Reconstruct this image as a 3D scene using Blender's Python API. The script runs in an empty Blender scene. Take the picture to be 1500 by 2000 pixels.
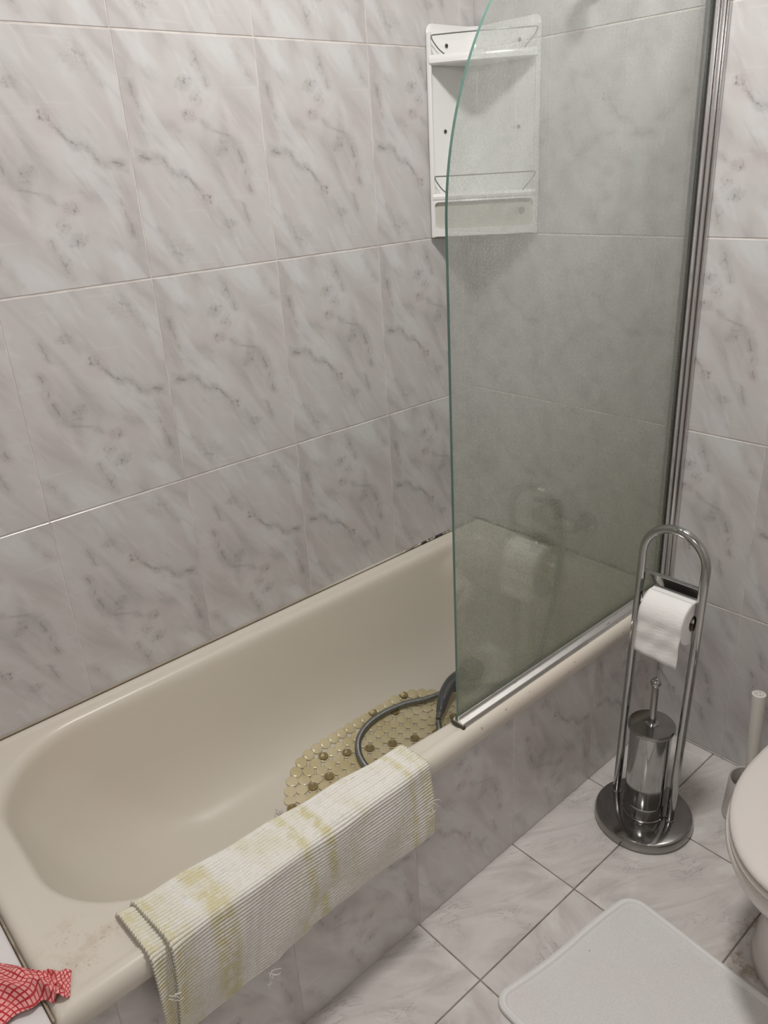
import bpy, bmesh, math, random
from mathutils import Vector, Matrix
from mathutils.bvhtree import BVHTree
random.seed(7)
S = bpy.context.scene
COL = S.collection
PI = math.pi

# ------------------------------------------------------------------ camera, world, lights, exposure
cam_d = bpy.data.cameras.new('camera'); cam = bpy.data.objects.new('camera', cam_d); COL.objects.link(cam)
cf = Vector((0.5941845, 0.6965018, -0.4022810)); cr = Vector((0.7432831, -0.6666047, -0.0562892)); cu = Vector((0.3073679, 0.2655625, 0.9137842))
cam.matrix_world = Matrix(((cr.x, cu.x, -cf.x, -1.8338), (cr.y, cu.y, -cf.y, -0.9545), (cr.z, cu.z, -cf.z, 1.6004), (0, 0, 0, 1)))
cam_d.sensor_fit = 'HORIZONTAL'; cam_d.sensor_width = 36.0; cam_d.lens = 36.0 * 1536.85 / 1500.0
cam_d.clip_start = 0.02
S.camera = cam
w = bpy.data.worlds.new('world'); S.world = w; w.use_nodes = True
w.node_tree.nodes['Background'].inputs[0].default_value = (0.9, 0.95, 1, 1)
w.node_tree.nodes['Background'].inputs[1].default_value = 0.02
S.view_settings.view_transform = 'Standard'; S.view_settings.look = 'None'; S.view_settings.gamma = 1.0
S.view_settings.use_curve_mapping = False
S.view_settings.exposure = 0.0
LX, LY, LZ = -0.85, -0.25, 2.745
ld = bpy.data.lights.new('ceiling_lamp_light', 'AREA'); ld.shape = 'DISK'; ld.size = 0.26; ld.energy = 24.0; ld.color = (1.0, 0.975, 0.935)
lo = bpy.data.objects.new('ceiling_lamp_light', ld); COL.objects.link(lo); lo.location = (LX, LY, LZ)
ld2 = bpy.data.lights.new('upper_left_fill_light', 'AREA'); ld2.shape = 'RECTANGLE'; ld2.size = 0.5; ld2.size_y = 0.06; ld2.energy = 7.0; ld2.color = (1.0, 0.98, 0.97)  # unseen second lamp, added to brighten the upper left wall
lo2 = bpy.data.objects.new('upper_left_fill_light', ld2); COL.objects.link(lo2); lo2.location = (-2.36, -0.75, 2.02)
lo2.rotation_euler = Vector((-0.85, -0.55, 0.18)).to_track_quat('Z', 'Y').to_euler()
lo2.rotation_euler = (Vector((-2.36, -0.75, 2.02)) - Vector((-0.9, 0.5, 1.5))).to_track_quat('Z', 'Y').to_euler()

# ------------------------------------------------------------------ node helpers
class NT:
    def __init__(s, name, rough=0.5, spec=0.5):
        s.m = bpy.data.materials.new(name); s.m.use_nodes = True; s.t = s.m.node_tree
        s.b = s.t.nodes['Principled BSDF']; s.out = s.t.nodes['Material Output']
        s.b.inputs['Roughness'].default_value = rough
        s.b.inputs['Specular IOR Level'].default_value = spec
    def n(s, ty, **kw):
        o = s.t.nodes.new(ty)
        for k, v in kw.items(): setattr(o, k, v)
        return o
    def put(s, sock, v):
        if isinstance(v, bpy.types.NodeSocket): s.t.links.new(v, sock)
        elif v is not None: sock.default_value = v
    def math(s, op, a, b=None, c=None, clamp=False):
        o = s.n('ShaderNodeMath', operation=op, use_clamp=clamp)
        for i, v in enumerate((a, b, c)): s.put(o.inputs[i], v) if v is not None else None
        return o.outputs[0]
    def vec(s, op, a, b=None):
        o = s.n('ShaderNodeVectorMath', operation=op); s.put(o.inputs[0], a)
        if b is not None: s.put(o.inputs[1], b)
        return o.outputs[0]
    def mix(s, f, a, b, blend='MIX'):
        o = s.n('ShaderNodeMix', data_type='RGBA', blend_type=blend)
        s.put(o.inputs[0], f); s.put(o.inputs[6], a); s.put(o.inputs[7], b); return o.outputs[2]
    def mapr(s, v, a, b, c=0.0, d=1.0, smooth=True):
        o = s.n('ShaderNodeMapRange', interpolation_type='SMOOTHSTEP' if smooth else 'LINEAR')
        s.put(o.inputs[0], v)
        for i, x in enumerate((a, b, c, d)): s.put(o.inputs[i + 1], x)
        return o.outputs[0]
    def noise(s, vec, scale, detail=3, rough=0.5, dist=0.0):
        o = s.n('ShaderNodeTexNoise'); s.put(o.inputs['Vector'], vec); o.inputs['Scale'].default_value = scale
        o.inputs['Detail'].default_value = detail; o.inputs['Roughness'].default_value = rough; o.inputs['Distortion'].default_value = dist
        return o.outputs['Fac']
    def voro(s, vec, scale, feature='F1'):
        o = s.n('ShaderNodeTexVoronoi', feature=feature); s.put(o.inputs['Vector'], vec); o.inputs['Scale'].default_value = scale
        return o.outputs['Distance']
    def mapping(s, vec, loc=(0, 0, 0), rot=(0, 0, 0), scale=(1, 1, 1)):
        o = s.n('ShaderNodeMapping'); s.put(o.inputs[0], vec)
        o.inputs[1].default_value = loc; o.inputs[2].default_value = rot; o.inputs[3].default_value = scale; return o.outputs[0]
    def world(s): return s.n('ShaderNodeNewGeometry').outputs['Position']
    def coord(s, which='Object'): return s.n('ShaderNodeTexCoord').outputs[which]
    def sep(s, v): o = s.n('ShaderNodeSeparateXYZ'); s.put(o.inputs[0], v); return o.outputs
    def curve(s, v, pts):
        o = s.n('ShaderNodeFloatCurve'); s.put(o.inputs['Value'], v); c = o.mapping.curves[0]
        o.mapping.extend = 'HORIZONTAL'
        while len(c.points) < len(pts): c.points.new(0.5, 0.5)
        for p, q in zip(c.points, pts): p.location = q; p.handle_type = 'AUTO_CLAMPED'
        o.mapping.update(); return o.outputs[0]
    def ramp(s, v, stops):
        o = s.n('ShaderNodeValToRGB'); s.put(o.inputs[0], v); e = o.color_ramp.elements
        while len(e) < len(stops): e.new(0.5)
        for k, (p, c) in zip(e, stops): k.position = p; k.color = (*c, 1)
        return o.outputs[0]
    def bump(s, h, strength=0.3, dist=0.001):
        o = s.n('ShaderNodeBump'); o.inputs['Strength'].default_value = strength; o.inputs['Distance'].default_value = dist
        s.put(o.inputs['Height'], h); s.t.links.new(o.outputs[0], s.b.inputs['Normal']); return o.outputs[0]
    def base(s, c): s.put(s.b.inputs['Base Color'], c if isinstance(c, bpy.types.NodeSocket) else (*c, 1))

def plain(name, c, rough=0.5, metal=0.0, spec=0.5, var=0.04, scale=30):
    M = NT(name, rough, spec); M.b.inputs['Metallic'].default_value = metal
    if var:
        f = M.noise(M.coord(), scale, 3)
        d = tuple(max(0, x * (1 - var)) for x in c); l = tuple(min(1, x * (1 + var)) for x in c)
        M.base(M.mix(f, (*d, 1), (*l, 1)))
    else: M.base(c)
    return M.m

# ------------------------------------------------------------------ printed marble tile
def marble(name, strength=1.0, tint=(1, 1, 1), rough=0.26):
    M = NT(name, rough)
    uv = M.n('ShaderNodeUVMap').outputs[0]
    U, V = M.sep(uv)[0:2]
    ph = M.vec('MULTIPLY', uv, (0.329, 0.466, 1.0))
    wn = M.noise(ph, 22, 5, 0.62); wn2 = M.noise(M.mapping(ph, loc=(5, 3, 0)), 70, 5, 0.7)
    warp = M.math('ADD', M.math('MULTIPLY', M.math('SUBTRACT', wn, 0.5), 0.050), M.math('MULTIPLY', M.math('SUBTRACT', wn2, 0.5), 0.050))
    # soft diagonal clouds of the printed marble
    rp = M.mapping(ph, rot=(0, 0, math.radians(58)))
    c1 = M.noise(M.mapping(rp, scale=(3.5, 9, 1)), 1.0, 3, 0.5, 0.9)
    c2 = M.noise(M.mapping(rp, loc=(3, 7, 0), scale=(8, 26, 1)), 1.0, 4, 0.55, 0.5)
    c3 = M.noise(M.mapping(ph, loc=(1, 4, 2)), 8, 3, 0.5, 0.6)
    c5 = M.noise(M.mapping(rp, loc=(9, 2, 0), scale=(5, 17, 1)), 1.0, 3, 0.5, 0.8)
    rq = M.mapping(ph, rot=(0, 0, math.radians(-76)), scale=(5, 70, 1))
    c4 = M.noise(rq, 1.0, 2, 0.5)
    col = M.ramp(c1, [(0.32, (0.515, 0.487, 0.482)), (0.44, (0.625, 0.590, 0.578)), (0.55, (0.665, 0.640, 0.625)), (0.68, (0.725, 0.720, 0.710))])
    col = M.mix(M.mapr(c3, 0.47, 0.68, 0, 0.55), col, (0.655, 0.590, 0.573, 1))
    col = M.mix(M.mapr(c5, 0.54, 0.70, 0, 0.55), col, (0.755, 0.752, 0.745, 1))
    col = M.mix(M.mapr(c2, 0.53, 0.72, 0, 0.42), col, (0.455, 0.432, 0.435, 1))
    col = M.mix(M.mapr(c4, 0.62, 0.75, 0, 0.30), col, (0.76, 0.75, 0.74, 1))
    br = M.noise(M.mapping(ph, loc=(2, 9, 4)), 40, 4, 0.65)
    brk = M.mapr(br, 0.38, 0.60, 0.10, 1.0)
    acc = None
    def vein(along, across, pts, lo, hi, wd, k, halo=0.045):
        nonlocal acc, col
        t = M.curve(along, pts)
        d = M.math('ABSOLUTE', M.math('SUBTRACT', M.math('ADD', across, warp), t))
        win = M.math('MULTIPLY', M.mapr(along, lo - 0.015, lo + 0.02), M.mapr(along, hi - 0.02, hi + 0.015, 1, 0))
        line = M.math('MULTIPLY', M.math('MULTIPLY', M.mapr(d, 0.0, wd, 1, 0), brk), win)
        line = M.math('MULTIPLY', line, k)
        soft = M.math('MULTIPLY', M.math('MULTIPLY', M.mapr(d, 0.0, halo, 0.50 * k, 0), win), M.mapr(br, 0.3, 0.65, 0.35, 1.0))
        both = M.math('MAXIMUM', line, soft)
        acc = both if acc is None else M.math('MAXIMUM', acc, both)
    vein(U, V, [(0.02, 0.52), (0.12, 0.51), (0.20, 0.50), (0.27, 0.44), (0.37, 0.42), (0.43, 0.37), (0.50, 0.31)], 0.02, 0.50, 0.007, 0.80)
    vein(V, U, [(0.32, 0.86), (0.37, 0.83), (0.45, 0.82), (0.52, 0.79), (0.58, 0.74), (0.62, 0.57), (0.68, 0.50)], 0.32, 0.66, 0.010, 0.6, 0.06)
    vein(V, U, [(0.74, 0.64), (0.80, 0.60), (0.90, 0.55), (0.97, 0.51)], 0.78, 0.97, 0.012, 0.5, 0.06)
    vein(V, U, [(0.18, 0.82), (0.22, 0.80), (0.28, 0.77), (0.31, 0.74)], 0.18, 0.30, 0.010, 0.5)
    vein(V, U, [(0.62, 0.13), (0.70, 0.10), (0.80, 0.07)], 0.64, 0.82, 0.016, 0.4, 0.07)
    vein(V, U, [(0.02, 0.30), (0.10, 0.18), (0.22, 0.10)], 0.03, 0.22, 0.016, 0.4, 0.07)
    vein(V, U, [(0.78, 0.98), (0.88, 0.90), (0.97, 0.84)], 0.80, 0.97, 0.014, 0.4, 0.07)
    sp1 = M.noise(M.mapping(ph, loc=(8, 1, 3)), 80, 5, 0.72)
    spots = M.mapr(sp1, 0.50, 0.66)
    def cluster(cu_, cv, ru, rv, k):
        nonlocal acc
        du = M.math('DIVIDE', M.math('SUBTRACT', U, cu_), ru); dv = M.math('DIVIDE', M.math('SUBTRACT', V, cv), rv)
        q = M.math('ADD', M.math('MULTIPLY', du, du), M.math('MULTIPLY', dv, dv))
        q = M.math('ADD', q, M.math('MULTIPLY', M.math('SUBTRACT', wn, 0.5), 3.2)); q = M.math('ADD', q, M.math('MULTIPLY', M.math('SUBTRACT', wn2, 0.5), 2.5))
        mk = M.mapr(q, 0.0, 1.5, 1, 0)
        v = M.math('MULTIPLY', M.math('MULTIPLY', mk, M.math('ADD', M.math('MULTIPLY', spots, 0.72), 0.22)), k)
        acc = M.math('MAXIMUM', acc, v)
    cluster(0.45, 0.80, 0.07, 0.035, 0.85); cluster(0.51, 0.745, 0.05, 0.05, 0.7); cluster(0.435, 0.675, 0.06, 0.03, 0.75)
    cluster(0.66, 0.535, 0.075, 0.035, 0.95); cluster(0.50, 0.32, 0.05, 0.03, 0.9); cluster(0.65, 0.20, 0.06, 0.025, 0.6)
    cluster(0.25, 0.12, 0.10, 0.05, 0.45); cluster(0.55, 0.90, 0.05, 0.05, 0.6)
    col = M.mix(M.math('MULTIPLY', acc, strength, clamp=True), col, (0.20, 0.18, 0.175, 1))
    col = M.mix(1.0, col, (*tint, 1), 'MULTIPLY')
    M.base(col)
    return M.m

def floor_marble():
    M = NT('floor_tile_marble', 0.16)
    uv = M.n('ShaderNodeUVMap').outputs[0]
    p = M.coord()
    ph = M.vec('ADD', M.vec('MULTIPLY', uv, (0.33, 0.33, 1)), M.vec('MULTIPLY', p, (0.02, 0.02, 0)))
    rp = M.mapping(ph, rot=(0, 0, math.radians(28)))
    c1 = M.noise(M.mapping(rp, scale=(5, 14, 1)), 1.0, 5, 0.58, 1.0)
    c2 = M.noise(M.mapping(rp, loc=(4, 2, 0), scale=(9, 26, 1)), 1.0, 6, 0.65, 1.4)
    col = M.ramp(c1, [(0.3, (0.52, 0.49, 0.47)), (0.5, (0.66, 0.625, 0.60)), (0.68, (0.74, 0.725, 0.70))])
    vein = M.math('MULTIPLY', M.mapr(M.math('ABSOLUTE', M.math('SUBTRACT', c2, 0.5)), 0.0, 0.028, 1, 0), M.mapr(M.noise(ph, 9, 2), 0.45, 0.66))
    col = M.mix(M.math('MULTIPLY', vein, 0.5), col, (0.30, 0.28, 0.27, 1))
    sp = M.math('MULTIPLY', M.mapr(M.noise(ph, 90, 4, 0.7), 0.60, 0.70), M.mapr(M.noise(M.mapping(ph, loc=(3, 3, 1)), 12, 2), 0.58, 0.7))
    col = M.mix(M.math('MULTIPLY', sp, 0.55), col, (0.25, 0.22, 0.20, 1))
    # yellow-brown grime around the toilet foot
    x, y, z = M.sep(p)
    d = M.math('ADD', M.math('POWER', M.math('DIVIDE', M.math('ADD', x, 0.47), 0.30), 2.0), M.math('POWER', M.math('DIVIDE', M.math('ADD', y, 0.65), 0.165), 2.0))
    gr = M.math('MULTIPLY', M.mapr(d, 0.55, 1.0, 1, 0), M.mapr(M.noise(p, 24, 5, 0.7), 0.46, 0.66))
    col = M.mix(M.math('MULTIPLY', gr, 0.75), col, (0.27, 0.205, 0.12, 1))
    crumbs = M.math('MULTIPLY', M.mapr(M.voro(p, 34), 0.03, 0.055, 1, 0), M.mapr(M.noise(p, 7, 1), 0.55, 0.6))
    col = M.mix(M.math('MULTIPLY', crumbs, 0.8), col, (0.14, 0.11, 0.09, 1))
    M.base(col)
    M.put(M.b.inputs['Roughness'], M.mapr(M.noise(p, 6, 4), 0.35, 0.7, 0.12, 0.24))
    M.bump(M.noise(p, 55, 3), 0.05, 0.002)
    return M.m

MAR = marble('wall_tile_marble', 1.0, (0.885, 0.895, 0.91))
MAR2 = marble('panel_tile_marble', 0.9, (1, 1, 1))
FLR = floor_marble()
def grout(name, c, dark):
    M = NT(name, 0.8, 0.2); f = M.noise(M.coord(), 25, 4)
    M.base(M.mix(M.mapr(f, 0.4, 0.65), (*c, 1), (*dark, 1))); return M.m
GR = grout('wall_grout', (0.72, 0.68, 0.64), (0.60, 0.55, 0.52))
GRF = grout('floor_grout', (0.27, 0.24, 0.21), (0.17, 0.14, 0.115))

# ------------------------------------------------------------------ object helpers
def link(name, bm, mats, parent=None, smooth=True, recalc=True):
    me = bpy.data.meshes.new(name)
    if recalc: bmesh.ops.recalc_face_normals(bm, faces=bm.faces[:])
    bm.to_mesh(me); bm.free()
    for m in (mats if isinstance(mats, (list, tuple)) else [mats]): me.materials.append(m)
    if smooth:
        for p in me.polygons: p.use_smooth = True
        if smooth != 'all': me.set_sharp_from_angle(angle=math.radians(38))
    o = bpy.data.objects.new(name, me); COL.objects.link(o)
    if parent: o.parent = parent
    return o
def thing(name, label, cat, loc=(0, 0, 0), group=None):
    o = bpy.data.objects.new(name, None); COL.objects.link(o); o.location = loc; o.empty_display_size = 0.05
    o['label'] = label; o['category'] = cat
    if group: o['group'] = group
    return o
def keep_world(o, parent):
    o.parent = parent; o.matrix_parent_inverse = Matrix.Translation(-Vector(parent.location))
    return o
def part(name, bm, mats, parent, smooth=True, label=None, owner=None, recalc=True):
    """part built in world coordinates under a thing whose empty sits at its base"""
    o = link(name, bm, mats, None, smooth, recalc)
    base = Vector(parent.location) if owner is None else Vector(owner.location)
    o.data.transform(Matrix.Translation(-base))
    o.parent = parent
    if label: o['label'] = label
    return o
def structure(o, label, cat):
    o['kind'] = 'structure'; o['label'] = label; o['category'] = cat; return o

def add_box(bm, a, b, bev=0.0, seg=2):
    r = bmesh.ops.create_cube(bm, size=1.0); v = r['verts']
    a = Vector(a); b = Vector(b)
    for q in v: q.co = Vector(((a[i] + b[i]) / 2 + q.co[i] * (b[i] - a[i]) for i in range(3)))
    if bev:
        e = list({e for q in v for e in q.link_edges})
        bmesh.ops.bevel(bm, geom=e, offset=bev, segments=seg, affect='EDGES', profile=0.5)
def frame_at(d):
    d = d.normalized(); a = Vector((0, 0, 1)) if abs(d.z) < 0.9 else Vector((1, 0, 0))
    x = d.cross(a).normalized(); return x, d.cross(x).normalized()
def add_tube(bm, pts, rad, n=16, cap=True, closed=False):
    pts = [Vector(p) for p in pts]; N = len(pts); rings = []
    x = None
    for i, p in enumerate(pts):
        if closed: d = pts[(i + 1) % N] - pts[i - 1]
        else: d = pts[min(i + 1, N - 1)] - pts[max(i - 1, 0)]
        d.normalize()
        if x is None: x, y = frame_at(d)
        else:
            x = (x - d * x.dot(d)).normalized(); y = d.cross(x)
        r = rad(i / (N - 1)) if callable(rad) else (rad[i] if isinstance(rad, (list, tuple)) else rad)
        rings.append([bm.verts.new(p + (x * math.cos(2 * PI * k / n) + y * math.sin(2 * PI * k / n)) * r) for k in range(n)])
    for i in range(N if closed else N - 1):
        A, B = rings[i], rings[(i + 1) % N]
        for k in range(n): bm.faces.new((A[k], A[(k + 1) % n], B[(k + 1) % n], B[k]))
    if cap and not closed: bm.faces.new(rings[0][::-1]); bm.faces.new(rings[-1])
def add_lathe(bm, prof, c=(0, 0, 0), axis=(0, 0, 1), n=48):
    c = Vector(c); d = Vector(axis).normalized(); x, y = frame_at(d); rings = []
    for r, h in prof:
        if r < 1e-6: rings.append([bm.verts.new(c + d * h)])
        else: rings.append([bm.verts.new(c + d * h + (x * math.cos(2 * PI * k / n) + y * math.sin(2 * PI * k / n)) * r) for k in range(n)])
    for A, B in zip(rings, rings[1:]):
        for k in range(n):
            k2 = (k + 1) % n
            if len(A) == 1 and len(B) == 1: continue
            if len(A) == 1: bm.faces.new((A[0], B[k2], B[k]))
            elif len(B) == 1: bm.faces.new((A[k], A[k2], B[0]))
            else: bm.faces.new((A[k], A[k2], B[k2], B[k]))
def spline(pts, n):
    P = [Vector(p) for p in pts]; P = [P[0] * 2 - P[1]] + P + [P[-1] * 2 - P[-2]]; out = []; m = len(P) - 3
    for i in range(n + 1):
        u = i / n * m; k = min(int(u), m - 1); t = u - k; a, b, c, d = P[k:k + 4]
        out.append(0.5 * ((2 * b) + (c - a) * t + (2 * a - 5 * b + 4 * c - d) * t * t + (3 * b - a - 3 * c + d) * t ** 3))
    return out
def resample(pts, n):
    L = [0]
    for a, b in zip(pts, pts[1:]): L.append(L[-1] + (b - a).length)
    out = []; j = 0
    for i in range(n + 1):
        s = L[-1] * i / n
        while j < len(pts) - 2 and L[j + 1] < s: j += 1
        t = (s - L[j]) / max(1e-9, L[j + 1] - L[j]); out.append(pts[j].lerp(pts[j + 1], t))
    return out, L[-1]
def rrect(x0, x1, y0, y1, r, nc=10, ns=8):
    """closed rounded rectangle, fixed count, anticlockwise; r scalar or (r_x0y0, r_x1y0, r_x1y1, r_x0y1)"""
    rs = r if isinstance(r, (list, tuple)) else (r,) * 4; out = []
    cs = [(x0 + rs[0], y0 + rs[0], PI, rs[0]), (x1 - rs[1], y0 + rs[1], 1.5 * PI, rs[1]), (x1 - rs[2], y1 - rs[2], 0, rs[2]), (x0 + rs[3], y1 - rs[3], 0.5 * PI, rs[3])]
    for k, (cx, cy, a0, q) in enumerate(cs):
        arc = [(cx + q * math.cos(a0 + j / nc * PI / 2), cy + q * math.sin(a0 + j / nc * PI / 2)) for j in range(nc + 1)]
        out += arc
        nx, ny, na, nq = cs[(k + 1) % 4]; e = (nx + nq * math.cos(na), ny + nq * math.sin(na)); s = arc[-1]
        out += [(s[0] + (e[0] - s[0]) * j / ns, s[1] + (e[1] - s[1]) * j / ns) for j in range(1, ns)]
    return out
def add_loft(bm, rings, cap0=False, cap1=False, mi=None):
    V = [[bm.verts.new(p) for p in r] for r in rings]; n = len(V[0])
    for A, B in zip(V, V[1:]):
        for k in range(n):
            f = bm.faces.new((A[k], A[(k + 1) % n], B[(k + 1) % n], B[k]))
            if mi: f.material_index = mi
    if cap0: bm.faces.new(V[0][::-1])
    if cap1: bm.faces.new(V[-1])
    return V

# ------------------------------------------------------------------ tiled walls
def tiled(name, mats, org, ua, va, na, cols, rows, b, rot=lambda i, j: 0, gu=0.0016, gv=0.0028, thick=0.03, tw=None, th=None):
    """cols/rows: grout positions; b=(u0,u1,v0,v1) limits; tile faces lie on the plane through org"""
    bm = bmesh.new(); uvl = bm.loops.layers.uv.new('UVMap'); org, ua, va, na = map(Vector, (org, ua, va, na))
    P = lambda u, v, d: org + ua * u + va * v + na * d
    u0, u1, v0, v1 = b
    q = [bm.verts.new(P(*c)) for c in ((u0, v0, -0.0012), (u1, v0, -0.0012), (u1, v1, -0.0012), (u0, v1, -0.0012), (u0, v0, -thick), (u1, v0, -thick), (u1, v1, -thick), (u0, v1, -thick))]
    for f in ((0, 1, 2, 3), (7, 6, 5, 4), (4, 5, 1, 0), (5, 6, 2, 1), (6, 7, 3, 2), (7, 4, 0, 3)): bm.faces.new([q[k] for k in f]).material_index = 1
    for i, (a0, a1) in enumerate(zip(cols, cols[1:])):
        for j, (c0, c1) in enumerate(zip(rows, rows[1:])):
            U0, U1, V0, V1 = max(a0, u0), min(a1, u1), max(c0, v0), min(c1, v1)
            if U1 - U0 < 0.006 or V1 - V0 < 0.006: continue
            W = tw or (a1 - a0); H = th or (c1 - c0)
            e = (U0 + (gu / 2 if a0 >= u0 else 0), U1 - (gu / 2 if a1 <= u1 else 0), V0 + (gv / 2 if c0 >= v0 else 0), V1 - (gv / 2 if c1 <= v1 else 0))
            s = 0.0013
            o = [(e[0], e[2]), (e[1], e[2]), (e[1], e[3]), (e[0], e[3])]; n_ = [(e[0] + s, e[2] + s), (e[1] - s, e[2] + s), (e[1] - s, e[3] - s), (e[0] + s, e[3] - s)]
            A = [bm.verts.new(P(x, y, -0.0012)) for x, y in o]; B = [bm.verts.new(P(x, y, 0)) for x, y in n_]
            fs = [bm.faces.new(B)] + [bm.faces.new((A[k], A[(k + 1) % 4], B[(k + 1) % 4], B[k])) for k in range(4)]
            r = rot(i, j)
            pos = {**{v: x for v, x in zip(A, o)}, **{v: x for v, x in zip(B, n_)}}
            for f in fs:
                for l in f.loops:
                    x, y = pos[l.vert]; uu = (x - a0) / W; vv = (y - c0) / H
                    if r == 1: uu, vv = 1 - uu, 1 - vv
                    elif r == 2: uu, vv = vv, 1 - uu
                    elif r == 3: uu, vv = 1 - vv, uu
                    l[uvl].uv = (uu, vv)
    o = link(name, bm, mats, None, smooth=False, recalc=False)
    return o
ZC = 2.82
TW, TH, X0, ZA = 0.3281, 0.4659, -0.3844, 1.4058
rows = [ZA + k * TH for k in range(-4, 4)]            # 0.008, 0.474, 0.940, 1.406, 1.872, 2.338
colsL = [X0 + k * TW for k in range(-7, 3)]
def rotL(i, j):
    k = 6 - i          # column index counted from X0 towards the camera: tile i spans colsL[i]..colsL[i+1]
    z = rows[j]
    if abs(z - 1.4058) < .01: return 1 if k in (2, 4, 5) else 0
    if abs(z - 0.940) < .01: return 1 if k in (2, 4) else 0
    if abs(z - 0.474) < .01: return 1 if k in (1, 2, 4) else 0
    return (i * 7 + j * 3) % 2
XN = -2.40; YN = -1.62
wl = tiled('wall_left', [MAR, GR], (0, 0.7, 0), (1, 0, 0), (0, 0, 1), (0, -1, 0), colsL, rows, (XN, 0.0, 0, ZC), rotL)
structure(wl, 'marble-print tiled wall along the bathtub', 'wall')
colsE = [0.2141 + k * TW for k in range(-4, 7)]
we = tiled('wall_far', [MAR, GR], (0, 0, 0), (0, -1, 0), (0, 0, 1), (-1, 0, 0), colsE, rows, (-0.73, -YN, 0, ZC), lambda i, j: (0, 1, 1, 0, 0, 1, 0, 1)[(i * 3 + j * 5) % 8])
structure(we, 'marble-print tiled wall at the mixer end behind the glass screen', 'wall')
XT = -1.737
colsA = [-0.3273 + k * 0.3296 for k in range(-6, 2)]
wa = tiled('wall_bathside', [MAR2, GR], (0, 0, 0), (1, 0, 0), (0, 0, 1), (0, -1, 0), colsA, [0.0, 0.466], (-2.0, 0.0, 0.0, 0.4385), lambda i, j: (1, 0, 1, 1, 0, 1, 0)[i % 7], thick=0.012, th=0.466)
structure(wa, 'tiled front panel below the bathtub rim', 'wall')
fs = 0.3314
fl = tiled('floor', [FLR, GRF], (-0.6583, -0.1887, 0), (math.cos(-0.0065), math.sin(-0.0065), 0), (-math.sin(-0.0065), math.cos(-0.0065), 0), (0, 0, 1),
           [k * fs for k in range(-6, 3)], [k * fs for k in range(-5, 4)], (-1.80, 0.672, -1.45, 0.885), lambda i, j: (0, 1, 2, 3, 1, 0, 3)[(i * 3 + j * 2) % 7], gu=0.003, gv=0.003, thick=0.05)
structure(fl, 'square pale marble-look floor tiles with dark grout', 'floor')
WH = plain('ceiling_white', (0.78, 0.77, 0.75), 0.8)
PLW = plain('plain_wall_tile', (0.60, 0.56, 0.545), 0.35)
def slab(name, a, b, m, label, cat):
    bm = bmesh.new(); add_box(bm, a, b); return structure(link(name, bm, m, None, False), label, cat)
slab('ceiling', (XN - .05, YN - .05, ZC), (0.05, 0.75, ZC + .05), WH, 'white painted ceiling', 'ceiling')
slab('wall_near', (XN - .05, YN, 0), (XN, 0.7, ZC), PLW, 'pale tiled wall at the near end of the room', 'wall')
slab('wall_right', (XN, YN - .05, 0), (0.0, YN, ZC), PLW, 'pale tiled wall opposite the bathtub', 'wall')

# ------------------------------------------------------------------ bathtub
def enamel():
    M = NT('cream_enamel', 0.3, 0.4)
    p = M.world(); x, y, z = M.sep(p)
    n = M.noise(p, 5, 4)
    col = M.mix(n, (0.705, 0.66, 0.58, 1), (0.67, 0.625, 0.54, 1))
    # pinkish rust bloom and greenish stain on the bowl
    col = M.mix(M.mapr(M.noise(M.mapping(p, loc=(2, 1, 0)), 2.6, 2), 0.45, 0.8, 0, 0.35), col, (0.70, 0.585, 0.50, 1))
    # grime specks at the near outer corner of the rim
    d = M.math('ADD', M.math('POWER', M.math('DIVIDE', M.math('ADD', x, 1.655), 0.075), 2.0), M.math('POWER', M.math('DIVIDE', M.math('SUBTRACT', y, 0.075), 0.07), 2.0))
    top = M.mapr(z, 0.475, 0.479)
    sp = M.math('MULTIPLY', M.mapr(d, 0.25, 1.0, 1, 0), M.math('MULTIPLY', M.mapr(M.noise(p, 150, 5, 0.75), 0.53, 0.68), M.mapr(M.noise(p, 30, 3), 0.42, 0.6)))
    hz = M.math('MULTIPLY', M.math('MULTIPLY', M.mapr(d, 0.0, 1.2, 1, 0), top), M.mapr(M.noise(p, 26, 4, 0.6), 0.45, 0.65))
    col = M.mix(M.math('MULTIPLY', hz, 0.45), col, (0.52, 0.42, 0.33, 1))
    col = M.mix(M.math('MULTIPLY', M.math('MULTIPLY', sp, top), 0.95), col, (0.40, 0.29, 0.20, 1))
    # wear along the rolled front edge below the screen
    ch = M.math('MULTIPLY', M.mapr(y, -0.022, -0.03), M.math('MULTIPLY', M.mapr(x, -0.85, -0.8), M.mapr(M.noise(M.mapping(p, scale=(1, 2, 2)), 75, 4, 0.65), 0.63, 0.68)))
    col = M.mix(M.math('MULTIPLY', ch, 0.7), col, (0.16, 0.11, 0.08, 1))
    M.base(col)
    M.b.inputs['Roughness'].default_value = 0.30
    return M.m
ENA = enamel()
tub = thing('bathtub', 'cream enamel built-in bathtub along the tiled wall', 'bathtub', (XT / 2, 0.35, 0.0))
NC, NS = 14, 14
def inner(x, y):
    k = -0.012 + 0.052 * min(1.15, max(0.0, (-0.8 - x) / 0.8)); return y + k * max(0.0, 1 - (y - 0.03) / 0.6)
rings = []
def ring(x0, x1, y0, y1, r, z, inn=False):
    q = rrect(x0, x1, y0, y1, r, NC, NS); rings.append([(x, inner(x, y) if inn else y, z) for x, y in q])
E1, F1 = -0.003, 0.697
ring(XT + .02, E1 - .02, -0.012, F1 - .02, .004, 0.4395)
ring(XT, E1, -0.030, F1, .006, 0.4395); ring(XT, E1, -0.033, F1, .006, 0.4425); ring(XT, E1, -0.0345, F1, .006, 0.462)
ring(XT + .0015, E1 - .0015, -0.0325, F1 - .0015, .008, 0.473); ring(XT + .005, E1 - .005, -0.0275, F1 - .004, .010, 0.4805)
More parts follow.
